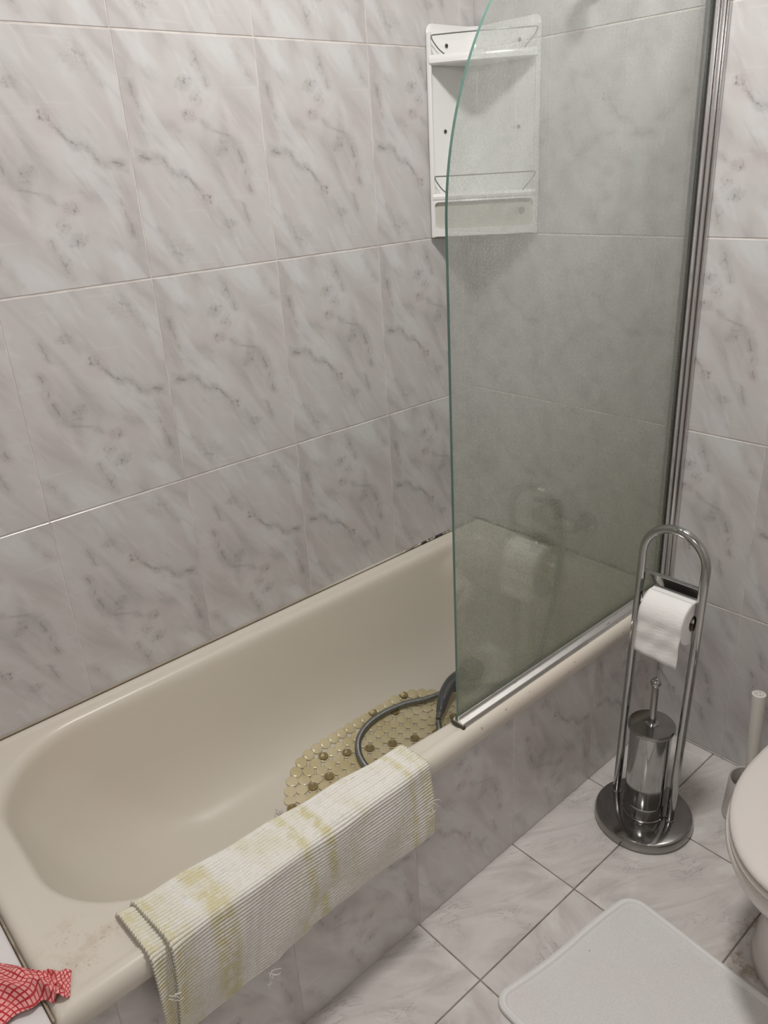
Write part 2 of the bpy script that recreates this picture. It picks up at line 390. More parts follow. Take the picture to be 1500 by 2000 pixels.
ring(XT + .011, E1 - .010, -0.020, F1 - .008, .014, 0.4850); ring(XT + .018, E1 - .016, -0.012, F1 - .013, .018, 0.4858)
ring(XT + .026, E1 - .022, -0.007, F1 - .018, .024, 0.4852); ring(XT + .033, E1 - .026, -0.001, F1 - .024, .03, 0.4824); ring(XT + .040, E1 - .030, 0.005, F1 - .028, .036, 0.4815)
rr = (0.20, 0.14, 0.14, 0.22)
ring(-1.668, -.052, .026, .656, rr, 0.4815, True); ring(-1.664, -.058, .031, .652, rr, 0.480, True)
ring(-1.659, -.064, .037, .646, rr, 0.4755, True); ring(-1.654, -.069, .042, .641, rr, 0.467, True); ring(-1.650, -.073, .045, .638, rr, 0.452, True)
for x0, x1, y0, y1, r, z in ((-1.643, -.078, .050, .634, .20, .42), (-1.628, -.083, .057, .626, .20, .37), (-1.598, -.091, .067, .615, .195, .30), (-1.552, -.103, .082, .599, .19, .235),
                             (-1.505, -.118, .102, .579, .185, .187), (-1.46, -.137, .125, .556, .18, .154), (-1.41, -.160, .152, .529, .17, .130), (-1.35, -.19, .185, .497, .15, .1135),
                             (-1.275, -.235, .222, .460, .115, .1042), (-1.17, -.30, .262, .420, .075, .100), (-1.05, -.42, .305, .375, .033, .0985)):
    ring(x0, x1, y0, y1, r, z, True)
bm = bmesh.new(); add_loft(bm, rings, cap1=True)
shell = part('tub_shell', bm, ENA, tub, 'all')
shell_bvh = BVHTree.FromPolygons([tuple(v) for r in rings for v in r], [(i * len(rings[0]) + k, i * len(rings[0]) + (k + 1) % len(rings[0]), (i + 1) * len(rings[0]) + (k + 1) % len(rings[0]), (i + 1) * len(rings[0]) + k) for i in range(len(rings) - 1) for k in range(len(rings[0]))])
def tubz(x, y):
    h = shell_bvh.ray_cast(Vector((x, y, 0.47)), Vector((0, 0, -1))); return h[0].z if h[0] else 0.0985
CHR = NT('chrome', 0.07); CHR.b.inputs['Metallic'].default_value = 1.0
CHR.base(CHR.mix(CHR.noise(CHR.coord(), 14, 4), (0.50, 0.50, 0.497, 1), (0.39, 0.39, 0.387, 1)))
CHR.put(CHR.b.inputs['Roughness'], CHR.mapr(CHR.noise(CHR.coord(), 22, 4), 0.3, 0.75, 0.05, 0.16)); CHR = CHR.m
DCH = NT('dark_chrome', 0.12); DCH.b.inputs['Metallic'].default_value = 1.0
DCH.base(DCH.mix(DCH.noise(DCH.coord(), 30, 4), (0.40, 0.39, 0.38, 1), (0.30, 0.29, 0.28, 1))); DCH = DCH.m
ALU = NT('worn_aluminium', 0.28); ALU.b.inputs['Metallic'].default_value = 1.0
ALU.base(ALU.mix(ALU.mapr(ALU.noise(ALU.mapping(ALU.coord(), scale=(1, 6, 6)), 30, 4), 0.60, 0.75), (0.86, 0.86, 0.84, 1), (0.55, 0.52, 0.47, 1))); ALU = ALU.m
SAT = NT('polished_profile', 0.2); SAT.b.inputs['Metallic'].default_value = 1.0; SAT.base(SAT.mix(SAT.noise(SAT.mapping(SAT.coord(), scale=(60, 60, 1)), 1.0, 3), (0.76, 0.755, 0.75, 1), (0.62, 0.615, 0.61, 1))); SAT = SAT.m
BLK = plain('black_rubber', (0.03, 0.028, 0.026), 0.6)
bm = bmesh.new(); add_lathe(bm, [(0, .008), (.022, .008), (.030, .006), (.034, .002), (.034, 0), (0, 0)], (-0.0845, 0.36, 0.375), (-1, 0, 0.10), 32)
part('overflow_cover', bm, CHR, tub, label='round chrome overflow cover')
bm = bmesh.new(); add_lathe(bm, [(0, .002), (.018, .002), (.022, .004), (.034, .003), (.036, 0), (0, -.002)], (-0.27, 0.345, 0.1008), (0, 0, 1), 32)
part('drain', bm, CHR, tub, label='round chrome drain')

# sealant bead between tub and tiles, mouldy near the far corner
def sealant():
    M = NT('old_sealant', 0.5); p = M.world(); x = M.sep(p)[0]
    col = M.mix(M.noise(p, 20, 3), (0.46, 0.40, 0.32, 1), (0.33, 0.28, 0.21, 1))
    col = M.mix(M.mapr(x, -0.75, -0.55), col, (0.62, 0.57, 0.48, 1))
    md = M.math('MULTIPLY', M.mapr(x, -0.42, -0.25), M.mapr(M.noise(p, 70, 4, 0.65), 0.40, 0.52))
    col = M.mix(md, col, (0.035, 0.030, 0.028, 1)); M.base(col); return M.m
SEAL = sealant()
bm = bmesh.new()
add_tube(bm, [(XT, 0.6985, 0.4845), (-0.004, 0.6985, 0.4845)], 0.0038, 8)
add_tube(bm, [(-0.0015, 0.6985, 0.4845), (-0.0015, -0.02, 0.4845)], 0.0038, 8)
structure(link('trim_1', bm, SEAL), 'thin brownish sealant line where bathtub meets tiles', 'trim')
bm = bmesh.new(); add_tube(bm, [(XT - 0.001, 0.69, 0.4815), (XT - 0.001, -0.028, 0.4815)], 0.0019, 8)
structure(link('trim_2', bm, grout('stained_joint', (0.42, 0.35, 0.26), (0.25, 0.20, 0.14))), 'brown joint between bathtub end and white ledge', 'trim')
LEDM = plain('white_ledge', (0.72, 0.69, 0.68), 0.25)
bm = bmesh.new(); add_box(bm, (XN, -0.028, 0.455), (XT - 0.003, 0.7, 0.479), 0.005); add_box(bm, (XN, -0.001, 0.0), (-2.0, 0.7, 0.456))
structure(link('trim_3', bm, LEDM), 'white ledge at the near end of the bathtub', 'ledge')

# ------------------------------------------------------------------ glass bath screen
scr = thing('bath_screen', 'hinged green-tinted glass bath screen clouded with limescale', 'shower screen', (-0.42, 0.003, 0.484))
def glassmat():
    M = NT('clouded_glass'); t = M.t; p = M.world(); x, y, z = M.sep(p)
    t.nodes.remove(M.b)
    tr = M.n('ShaderNodeBsdfTransparent'); tr.inputs[0].default_value = (0.952, 0.973, 0.960, 1)
    df = M.n('ShaderNodeBsdfDiffuse'); hue = M.mix(M.mapr(z, 0.6, 1.7), (0.50, 0.53, 0.42, 1), (0.75, 0.78, 0.75, 1)); M.put(df.inputs[0], hue)
    tl = M.n('ShaderNodeBsdfTranslucent'); M.put(tl.inputs[0], hue)
    gl = M.n('ShaderNodeBsdfGlossy'); gl.inputs['Roughness'].default_value = 0.012; gl.inputs[0].default_value = (1, 1, 1, 1)
    hz = M.n('ShaderNodeMixShader'); hz.inputs[0].default_value = 0.5
    t.links.new(df.outputs[0], hz.inputs[1]); t.links.new(tl.outputs[0], hz.inputs[2])
    # amount of limescale: thin at the top, thick low down; droplets and vertical runs
    f = M.mapr(z, 0.55, 1.70, 0.40, 0.09, False)
    f = M.math('ADD', f, M.math('MULTIPLY', M.math('SUBTRACT', M.noise(p, 3.2, 3, 0.5), 0.5), 0.16))
    runs = M.noise(M.mapping(p, scale=(170, 1, 14)), 1.0, 3, 0.6)
    drops = M.mapr(M.noise(p, 230, 2, 0.6), 0.36, 0.66)
    f = M.math('ADD', f, M.math('MULTIPLY', M.math('SUBTRACT', runs, 0.5), 0.22))
    f = M.math('ADD', f, M.math('MULTIPLY', M.math('SUBTRACT', drops, 0.42), 0.26))
    f = M.math('MINIMUM', M.math('MAXIMUM', f, 0.03), 0.9)
    m1 = M.n('ShaderNodeMixShader'); M.put(m1.inputs[0], f); t.links.new(tr.outputs[0], m1.inputs[1]); t.links.new(hz.outputs[0], m1.inputs[2])
    fr = M.n('ShaderNodeFresnel'); fr.inputs[0].default_value = 1.45
    m2 = M.n('ShaderNodeMixShader'); M.put(m2.inputs[0], M.math('MULTIPLY', fr.outputs[0], 0.55)); t.links.new(m1.outputs[0], m2.inputs[1]); t.links.new(gl.outputs[0], m2.inputs[2])
    t.links.new(m2.outputs[0], M.out.inputs[0]); return M.m
GLS = glassmat()
GED = NT('glass_edge', 0.15); GED.base(GED.mix(GED.noise(GED.coord(), 9, 3), (0.075, 0.17, 0.145, 1), (0.16, 0.28, 0.24, 1))); GED = GED.m
GX = -0.8445
out = [(-0.024, 0.495), (GX, 0.495)]
cx, cz, rx, rz = GX + 0.50, 1.50, 0.50, 0.52
arc = [(GX, 0.495 + (cz - 0.495) * i / 12) for i in range(1, 12)] + [(cx - rx * math.cos(a), cz + rz * math.sin(a)) for a in [i / 40 * PI / 2 for i in range(41)]]
out += arc + [(-0.024, cz + rz)]
bm = bmesh.new(); gy = (0.0, 0.006)
A = [bm.verts.new((x, gy[0], z)) for x, z in out]; B = [bm.verts.new((x, gy[1], z)) for x, z in out]
bm.faces.new(A); bm.faces.new(B[::-1])
for k in range(len(out)):
    f = bm.faces.new((A[k], B[k], B[(k + 1) % len(out)], A[(k + 1) % len(out)])); f.material_index = 1
part('glass_pane', bm, [GLS, GED], scr, smooth=False)
def add_prism(bm, prof, to3, a, b):
    A = [bm.verts.new(to3(u, v, a)) for u, v in prof]; B = [bm.verts.new(to3(u, v, b)) for u, v in prof]; n = len(prof)
    bm.faces.new(A[::-1]); bm.faces.new(B)
    for k in range(n): bm.faces.new((A[k], A[(k + 1) % n], B[(k + 1) % n], B[k]))
bm = bmesh.new()
add_prism(bm, [(-.018, .4855), (-.018, .4870), (-.0165, .4965), (-.0155, .4985), (-.0060, .5020), (-.0045, .5030), (-.0035, .5100), (-.0012, .5105), (-.0012, .496), (.0072, .496), (.0072, .508), (.013, .4985), (.015, .4855)], lambda u, v, w_: (w_, u, v), -0.848, -0.026)
part('bottom_rail', bm, ALU, scr, smooth=False, label='worn aluminium bottom rail')
bm = bmesh.new(); add_box(bm, (-0.850, -.019, .4842), (-0.842, .019, .4945), 0.002); part('end_cap', bm, plain('grimy_seal', (0.09, 0.075, 0.055), 0.7, var=.4), scr, label='grimy end cap')
bm = bmesh.new()
add_prism(bm, [(-.003, -.019), (-.003, .021), (-.018, .021), (-.021, .017), (-.024, .012), (-.045, .012), (-.045, .0068), (-.028, .0065), (-.028, -.0008), (-.045, -.0012), (-.045, -.0065), (-.030, -.0065), (-.030, -.0040), (-.0265, -.0040), (-.0265, -.0100), (-.0235, -.0130), (-.0150, -.0130), (-.0150, -.0110), (-.0125, -.0110), (-.0125, -.0170), (-.0100, -.0190)], lambda u, v, w_: (u, v, w_), 0.4865, 2.06)
wprof = part('wall_profile', bm, SAT, scr, label='tall polished wall profile')
bm = bmesh.new(); add_box(bm, (-0.0475, -.0035, .51), (-0.0447, -.0008, 2.05)); part('gasket', bm, BLK, wprof, owner=scr, label='black hinge gasket')

# ------------------------------------------------------------------ corner shelf unit
shf = thing('corner_shelf', 'white plastic two-tier corner shelf unit in the bath corner', 'shelf', (-0.09, 0.61, 1.41))
WPL = NT('white_plastic', 0.18); WPL.base(WPL.mix(WPL.noise(WPL.coord(), 12, 3), (0.86, 0.86, 0.85, 1), (0.82, 0.82, 0.81, 1))); WPL = WPL.m
CL = Vector((-0.187, 0.6945, 0)); CR_ = Vector((-0.0055, 0.4725, 0)); CN = Vector((-0.2275, -0.185, 0)).normalized()
def sh(t, d, z): return CL.lerp(CR_, t) + CN * d + Vector((0, 0, z))
def arcb(t, B): return B * 4 * t * (1 - t)
# body: shell following both walls with a rounded inner corner
sec = [CL.copy(), Vector((-0.155, .6965, 0)), Vector((-0.06, .6965, 0))]
sec = [Vector((-0.187 + .0028 * i, .6965, 0)) for i in range(8)] + [Vector((-0.12, .6965, 0)), Vector((-0.045, .6965, 0))] + [Vector((-0.0445 + .041 * math.sin(a), .6965 - .041 * (1 - math.cos(a)), 0)) for a in [i / 8 * PI / 2 for i in range(1, 9)]] + [Vector((-0.0035, .56, 0))] + [Vector((-0.0035, .4725 + .0028 * i, 0)) for i in range(7, -1, -1)]
bm = bmesh.new()
def topz(i):
    q = min(i, len(sec) - 1 - i) * .0028
    return 1.925 - .020 * (1 - math.sqrt(max(0, 1 - (max(0, .0196 - q) / .0196) ** 2)))
rows_ = []
for k in range(9):
    rows_.append([bm.verts.new(p + Vector((0, 0, 1.41 + (topz(i) - 1.41) * k / 8))) for i, p in enumerate(sec)])
for A, B in zip(rows_, rows_[1:]):
    for i in range(len(sec) - 1): bm.faces.new((A[i], A[i + 1], B[i + 1], B[i]))
bo = part('back_shell', bm, WPL, shf)
md = bo.modifiers.new('thick', 'SOLIDIFY'); md.thickness = 0.0025; md.offset = 0
# flange: rounded outline frame across the corner
def ell(t0, t1, z0, z1, r):
    ps = rrect(t0 * .293, t1 * .293, z0, z1, r, 8, 16); return [(a / .293, b) for a, b in ps]
def add_prism3(bm, A_, B_):
    A = [bm.verts.new(p) for p in A_]; B = [bm.verts.new(p) for p in B_]; n = len(A)
    bm.faces.new(A[::-1]); bm.faces.new(B)
    for k in range(n): bm.faces.new((A[k], A[(k + 1) % n], B[(k + 1) % n], B[k]))
for sgn in (0, 1):
    q = [(-.002, -.004), (-.002, .004), (.010, .0066), (.032, .0066), (.040, .003), (.040, -.006)]
    bm = bmesh.new()
    f3 = lambda z: [sh(t if not sgn else 1 - t, d, z) for t, d in q]
    add_prism3(bm, f3(1.409), f3(1.904)); part('side_rail', bm, WPL, shf)
# upper shelf: plate with rounded front lip
def shelf_plate(zt, zb, B, nm):
    bm = bmesh.new(); T = [0.02 + .96 * i / 24 for i in range(25)]
    prof = [(-0.004, zb), (0.004, zb), (.0085, zb + .004), (.0095, (zt + zb) / 2 + .002), (.006, zt - .002), (.001, zt), (-.004, zt - .003), (-.006, zt - .010)]
    R = [[bm.verts.new(sh(t, d + arcb(t, B), z)) for t in T] for d, z in prof]
    apex_t = bm.verts.new((-0.006, .694, zt - .011)); apex_b = bm.verts.new((-0.006, .694, zb + .002))
    for A, Bq in zip(R, R[1:]):
        for i in range(24): bm.faces.new((A[i], A[i + 1], Bq[i + 1], Bq[i]))
    for i in range(24): bm.faces.new((R[-1][i], R[-1][i + 1], apex_t)); bm.faces.new((R[0][i + 1], R[0][i], apex_b))
    part(nm, bm, WPL, shf)
shelf_plate(1.853, 1.830, 0.014, 'upper_shelf')
shelf_plate(1.521, 1.503, 0.010, 'lower_shelf')
# lower compartment front with recessed window
bm = bmesh.new(); B_ = 0.010
w0 = ell(.012, .985, 1.411, 1.506, .004); w1 = ell(.034, .958, 1.4300, 1.5000, .012)
mpb = lambda ps, d: [sh(t, d + arcb(t, B_), z) for t, z in ps]
add_loft(bm, [mpb(w0, -.006), mpb(w0, .0065), mpb(w1, .0072), mpb(w1, -.004)])
part('compartment_front', bm, WPL, shf)
bm = bmesh.new(); w2 = ell(.030, .962, 1.4275, 1.5025, .013)
cen = [( .496 + (t - .496) * k, 1.465 + (z - 1.465) * k) for k in (0.66, 0.33, 0.05) for t, z in w2]; n_ = len(w2)
add_loft(bm, [mpb(w2, -.002)] + [mpb(cen[i * n_:(i + 1) * n_], -.002) for i in range(3)], cap1=True)
wpan = part('window_panel', bm, plain('greyish_plastic', (0.56, 0.555, 0.50), 0.35), shf, label='beige-grey inset panel')
bm = bmesh.new()
for r in (.0085, .0055, .0025): add_lathe(bm, [(r - .0012, .0), (r - .0012, .0012), (r, .0012), (r, 0)], sh(.853, arcb(.853, B_) - .002, 1.469), CN, 24)
for k in range(6):
    a = k * PI / 3; q = sh(.853 + .0062 * math.cos(a) / .293, arcb(.853, B_) - .0015, 1.469 + .0062 * math.sin(a)); add_lathe(bm, [(0, .0012), (.0016, .0008), (.002, 0), (0, -.0005)], q, CN, 10)
part('emblem', bm, plain('emblem_grey', (0.10, 0.10, 0.095), 0.5), wpan, owner=shf, label='round grey flower emblem')
bm = bmesh.new()
v = [bm.verts.new(p) for p in [sh(.02, 0, 1.4105)] + [sh(.02 + .96 * i / 10, arcb(.02 + .96 * i / 10, B_), 1.4105) for i in range(1, 11)] + [Vector((-.006, .694, 1.4105))]]
bm.faces.new(v); part('underside', bm, WPL, shf, False)
RAIL = plain('wire_rail', (0.16, 0.165, 0.165), 0.25)
for zt, zd in ((1.896, 1.852), (1.565, 1.5205)):
    bm = bmesh.new()
    P_ = [sh(.16, .008, zd), sh(.11, .011, zd + .012), sh(.062, .010, zt - .014), sh(.046, .009, zt - .004), sh(.05, .009, zt)] + [sh(.05 + .92 * i / 12, .009 + arcb(.05 + .92 * i / 12, .012), zt) for i in range(1, 12)] + [sh(.97, .009, zt), sh(.975, .009, zt - .004), sh(.955, .010, zt - .014), sh(.90, .011, zd + .012), sh(.86, .008, zd)]
    add_tube(bm, resample(spline(P_, 120), 80)[0], 0.0016, 8); part('guard_rail', bm, RAIL, shf, label='thin wire guard rail')
for p, d in (((-.1142, .6945, 1.8774), (0, -1, 0)), ((-.1254, .6945, 1.6755), (0, -1, 0)), ((-.0055, .5389, 1.8762), (-1, 0, 0)), ((-.0055, .5389, 1.6753), (-1, 0, 0))):
    bm = bmesh.new(); add_lathe(bm, [(0, .0002), (.0022, .0002), (.0025, .0014), (.0048, .0016), (.0052, 0), (0, -.0005)], p, d, 16); part('screw', bm, plain('rusty_screw', (0.10, 0.09, 0.075), 0.5, 0.6), shf, label='dark screw')

# ------------------------------------------------------------------ mixer, holder, hose, hand shower
mix_ = thing('bath_mixer', 'chrome bath mixer on the far wall, blurred behind the clouded glass', 'tap', (-0.055, 0.335, 0.60))
bm = bmesh.new(); add_tube(bm, [(-.062, .41, .60), (-.062, .395, .60), (-.062, .275, .60), (-.062, .26, .60)], [.020, .024, .024, .020], 24)
for y in (.41, .26): add_tube(bm, [(-.002, y, .60), (-.062, y, .60)], .014, 16)
add_tube(bm, spline([(-.07, .335, .588), (-.12, .335, .572), (-.155, .335, .555), (-.165, .335, .535)], 16), .014, 16)
add_tube(bm, [(-.062, .30, .60), (-.062, .30, .560)], .011, 16)
part('body', bm, DCH, mix_)
for y in (.41, .26):
    bm = bmesh.new(); add_lathe(bm, [(0, .010), (.028, .010), (.032, .004), (.032, 0), (0, 0)], (-.0035, y, .60), (-1, 0, 0), 28); part('wall_rose', bm, CHR, mix_)
bm = bmesh.new(); add_lathe(bm, [(0, .045), (.022, .044), (.027, .036), (.027, .004), (.022, 0), (0, 0)], (-.065, .335, .620), (-.12, 0, 1), 28)
add_tube(bm, [(-.075, .335, .655), (-.12, .335, .685), (-.165, .335, .705)], [.010, .008, .007], 14)
part('lever', bm, DCH, mix_, label='chrome mixer lever')
hol = thing('shower_holder', 'wall bracket for the hand shower, high behind the glass screen', 'shower holder', (-0.004, 0.316, 1.955))
bm = bmesh.new(); add_lathe(bm, [(0, .014), (.020, .014), (.026, .008), (.026, 0), (0, 0)], (-.003, .316, 1.955), (-1, 0, 0), 28); part('wall_plate', bm, CHR, hol)
bm = bmesh.new(); add_tube(bm, [(-.015, .316, 1.955), (-.05, .316, 1.957)], .010, 14)
add_lathe(bm, [(.014, -.022), (.020, -.022), (.024, .022), (.018, .022), (.014, -.022)], (-.068, .316, 1.955), (-.35, 0, 1), 28)
part('socket', bm, CHR, hol)
HOSE = NT('grey_metal_hose', 0.38); HOSE.b.inputs['Metallic'].default_value = 0.9; HOSE.base((0.26, 0.27, 0.27)); HOSE = HOSE.m
def onz(x, y, h): return (x, y, tubz(x, y) + h)
hp = [(-.062, .30, .556), (-.085, .298, .48), (-.135, .295, .30), (-.20, .30, .165), onz(-.28, .35, .022), onz(-.36, .402, .020), (-.425, .432, .132), onz(-.50, .462, .019), onz(-.572, .487, .019), onz(-.648, .497, .019), onz(-.715, .491, .019), onz(-.768, .466, .019), onz(-.802, .422, .019), onz(-.818, .365, .019), onz(-.81, .305, .019), onz(-.775, .262, .019), onz(-.72, .245, .019), onz(-.66, .258, .019), onz(-.61, .298, .020), onz(-.575, .337, .022), (-.558, .358, .130)]
rs, L = resample(spline(hp, 400), 1500)
bm = bmesh.new(); add_tube(bm, rs, lambda t: 0.0080 + 0.0010 * math.sin(t * L / 0.0042 * 2 * PI), 12)
o = link('shower_hose', bm, HOSE, None, 'all'); o['label'] = 'grey ribbed metal shower hose looped in the bathtub'; o['category'] = 'hose'
hs = thing('hand_shower', 'dark grey hand shower lying on the non-slip mat by the screen edge', 'shower head', (-0.47, 0.40, 0.118))
GHS = plain('dark_grey_plastic', (0.085, 0.088, 0.095), 0.28); GHS2 = plain('grey_inlay', (0.13, 0.135, 0.14), 0.35)
hpts = spline([(-.530, .377, .140), (-.505, .392, .150), (-.475, .408, .160), (-.43, .425, .166), (-.385, .432, .166), (-.36, .432, .163)], 40)
def hr(t): return 0.0122 + 0.0048 * math.sin(min(1, t * 1.05) * PI) ** 0.8 * (1 if t < .5 else 1) + (0.004 * t)
bm = bmesh.new(); add_tube(bm, hpts, hr, 20); hhan = part('handle', bm, GHS, hs)
d0 = (hpts[0] - hpts[2]).normalized(); e0 = hpts[0]
bm = bmesh.new(); add_lathe(bm, [(0, -.002), (.0105, -.002), (.0115, 0), (.0115, .004), (.0095, .005), (.0095, .016), (.0080, .018), (.0080, .026), (0, .026)], e0, d0, 20); part('hose_nut', bm, GHS2, hs)
hd = Vector((-.42, -.30, .86)).normalized(); hc = Vector((-.335, .432, .158))
bm = bmesh.new(); add_lathe(bm, [(0, -.030), (.016, -.028), (.028, -.018), (.037, -.004), (.039, .004), (.037, .008), (.034, .009)], hc, hd, 36); hhead = part('head', bm, GHS, hs)
bm = bmesh.new(); add_lathe(bm, [(.034, .009), (.033, .0075), (0, .0075)], hc, hd, 36)
x_, y_ = frame_at(hd)
for r, k in ((.007, 6), (.015, 12), (.023, 18), (.029, 22)):
    for i in range(k):
        a = 2 * PI * i / k; add_lathe(bm, [(.0016, .0075), (.0012, .0095), (0, .0098)], hc + (x_ * math.cos(a) + y_ * math.sin(a)) * r, hd, 6)
part('nozzle_plate', bm, plain('nozzle_grey', (0.22, 0.225, 0.23), 0.4), hhead, owner=hs, label='lighter grey nozzle plate')
bm = bmesh.new()
ip = [hpts[i] + Vector((-.35, -.55, .6)).normalized() * (hr(i / 40) - .0035) for i in range(8, 32)]
add_tube(bm, ip, lambda t: 0.0075 * math.sin(max(.02, min(.98, t)) * PI) ** .6 + .0005, 12); part('grip_inlay', bm, GHS2, hhan, owner=hs)

# ------------------------------------------------------------------ non-slip mat
nsm = thing('non_slip_mat', 'oval yellowed translucent non-slip mat on the bathtub bottom', 'bath mat', (-0.72, 0.35, 0.1))
PEB = NT('yellowed_vinyl', 0.22); PEB.b.inputs['Subsurface Weight'].default_value = 0.0
PEB.base(PEB.mix(PEB.mapr(PEB.noise(PEB.coord(), 9, 4), 0.35, 0.7), (0.68, 0.60, 0.40, 1), (0.56, 0.475, 0.265, 1)))
PEB = PEB.m
CUP = NT('suction_cup_vinyl', 0.25); CUP.base(CUP.mix(CUP.noise(CUP.coord(), 40, 3), (0.34, 0.265, 0.12, 1), (0.20, 0.145, 0.06, 1))); CUP = CUP.m
bm = bmesh.new(); mc = (-0.725, 0.348); HW = 0.174; HLs = 0.165
pitch = 0.0298; spots = []
ny = 7
for j in range(-ny + 1, ny):           # straight middle: square lattice
    yy = j * pitch
    nx = int(HLs / pitch)
    for i in range(-nx, nx + 1): spots.append((i * pitch, yy, 0, pitch * .560))
for sgn in (-1, 1):
    for k in range(1, 7):               # rounded ends: rings
        r = k * pitch; n = max(2, round(PI * r / (pitch * 1.03)))
        for i in range(n + 1):
            a = -PI / 2 + PI * i / n
            if abs(math.cos(a)) < 1e-3: continue
            xx = sgn * (int(HLs / pitch) * pitch + r * math.cos(a))
            if abs(xx) < int(HLs / pitch) * pitch + pitch * .66: continue
            spots.append((xx, r * math.sin(a), 1, pitch * .575))
cups = []
for idx, (dx, dy, e, r) in enumerate(spots):
    x = mc[0] + dx; y = mc[1] + dy * (HW / .1795)
    edge = abs(dy) > 4.4 * pitch or e and math.hypot(abs(dx) - HLs, dy) > 5 * pitch
    cup = (idx % 9 == 4)
    z0 = tubz(x, y)
    if cup: cups.append((x, y, z0, r)); 
    rr_ = r * (1.0 if not cup else .98)
    nrm = Vector((tubz(x - .01, y) - tubz(x + .01, y), tubz(x, y - .01) - tubz(x, y + .01), .02)).normalized()
    add_lathe(bm, [(0, .001), (rr_ * .92, .001), (rr_, .0022), (rr_ * .98, .0034), (rr_ * .88, .0044), (rr_ * .6, .0050), (0, .0052)], (x, y, z0), nrm, 14)
part('pebble_sheet', bm, PEB, nsm, 'all')
for x, y, z0, r in cups:
    bm = bmesh.new(); add_lathe(bm, [(r * .82, .004), (r * .80, .0086), (r * .66, .0096), (r * .50, .0088), (r * .36, .0060), (0, .0056)], (x, y, z0), (0, 0, 1), 16)
    part('suction_cup', bm, CUP, nsm, label='browned suction cup')
# torn white scrap beside the mat
bm = bmesh.new(); random.seed(3)
for k in range(9):
    a = random.uniform(0, 2 * PI); p0 = Vector((-1.078 + random.uniform(-.008, .008), .418 + random.uniform(-.008, .008), 0)); p0.z = tubz(p0.x, p0.y) + .003
    p1 = p0 + Vector((math.cos(a) * .008, math.sin(a) * .008, random.uniform(.001, .006))); p2 = p1 + Vector((math.cos(a + 1) * .007, math.sin(a + 1) * .007, random.uniform(-.004, .002)))
    p2.z = max(p2.z, p0.z)
    add_tube(bm, spline([p0, p1, p2], 8), .0011, 6)
o = link('lint_scrap', bm, plain('lint_white', (0.75, 0.73, 0.68), 0.9)); o['label'] = 'tiny tangled white scrap beside the end of the non-slip mat'; o['category'] = 'scrap'

# ------------------------------------------------------------------ cotton rug over the rim
rug = thing('cotton_rug', 'ribbed cream cotton rug with yellowed stripes folded over the bathtub rim', 'rug', (-1.27, -0.035, 0.49))
def rugmat():
    M = NT('ribbed_cotton', 0.9, 0.15); uv = M.n('ShaderNodeUVMap').outputs[0]; u, v, _ = M.sep(uv)   # u metres along, v metres across ribs
    n1 = M.noise(M.mapping(uv, scale=(1, .45, 1)), 14, 4, .6); n2 = M.noise(uv, 60, 3, .6)
    def band(a, b, s=.012): return M.math('MULTIPLY', M.mapr(u, a - s, a + s), M.mapr(u, b - s, b + s, 1, 0))
    st = M.math('MAXIMUM', M.math('MULTIPLY', band(.0, .018), .9), M.math('MULTIPLY', band(.075, .12), .8))
    for a, b, k in ((.015, .045, .4), (.265, .285, .75), (.312, .332, .85), (.52, .535, .75), (.553, .60, .55)): st = M.math('MAXIMUM', st, M.math('MULTIPLY', band(a, b, .008), k))
    st = M.math('MULTIPLY', st, M.mapr(M.noise(M.mapping(uv, loc=(4, 1, 0), scale=(1, 1.2, 1)), 34, 4, .65), .36, .56, .22, 1.0))
    gen = M.mapr(n1, .46, .72, 0, .40)
    st = M.math('MAXIMUM', st, gen)
    col = M.mix(st, (0.84, 0.825, 0.78, 1), (0.69, 0.635, 0.37, 1))
    wht = M.math('MULTIPLY', M.math('MULTIPLY', band(.02, .075), M.mapr(v, -.015, -.02)), M.mapr(n1, .42, .55, 1, 0)); col = M.mix(wht, col, (0.84, 0.85, 0.84, 1))
    col = M.mix(M.math('MULTIPLY', M.mapr(n2, .5, .7), .2), col, (0.55, 0.52, 0.42, 1))
    rib = M.math('SINE', M.math('MULTIPLY', v, 2 * PI / 0.0072)); rib_shade = M.math('MULTIPLY', M.mapr(rib, -1.0, -.2, .62, 0), M.math('MULTIPLY', M.mapr(u, .003, .009), M.mapr(u, .572, .578, 1, 0)))  # shade in the troughs between ribs, painted into the colour
    col = M.mix(rib_shade, col, (0.47, 0.43, 0.32, 1))
    M.base(col)
    wv = M.math('MULTIPLY', M.math('SINE', M.math('MULTIPLY', u, 2 * PI / 0.0034)), .5)
    M.bump(M.math('ADD', wv, M.math('MULTIPLY', n2, 1.2)), .5, .0012)
    return M.m
RUG = rugmat()
def drape(x, s, off):
    """section of the rim the rug lies on: s=0 at outer bend, s<0 across the top and into the tub, s>0 hanging"""
    yi = inner(x, .036) - .002
    zt = .4875 + off; yo = -.0355 - off
    top = yi - yo
    if s > 0: y, z = yo - .005 * math.sin(min(1, s / .2) * PI) , zt - s
    elif s > -top: y, z = yo - s, zt
    else: y, z = yi + off * .9 + (-s - top) * .10, zt - (-s - top)
    return y, z
def drape_s(x, s, off):
    acc = [0, 0]
    for k in range(-3, 4): y, z = drape(x, s + k * .0042, off); acc[0] += y; acc[1] += z
    return acc[0] / 7, acc[1] / 7
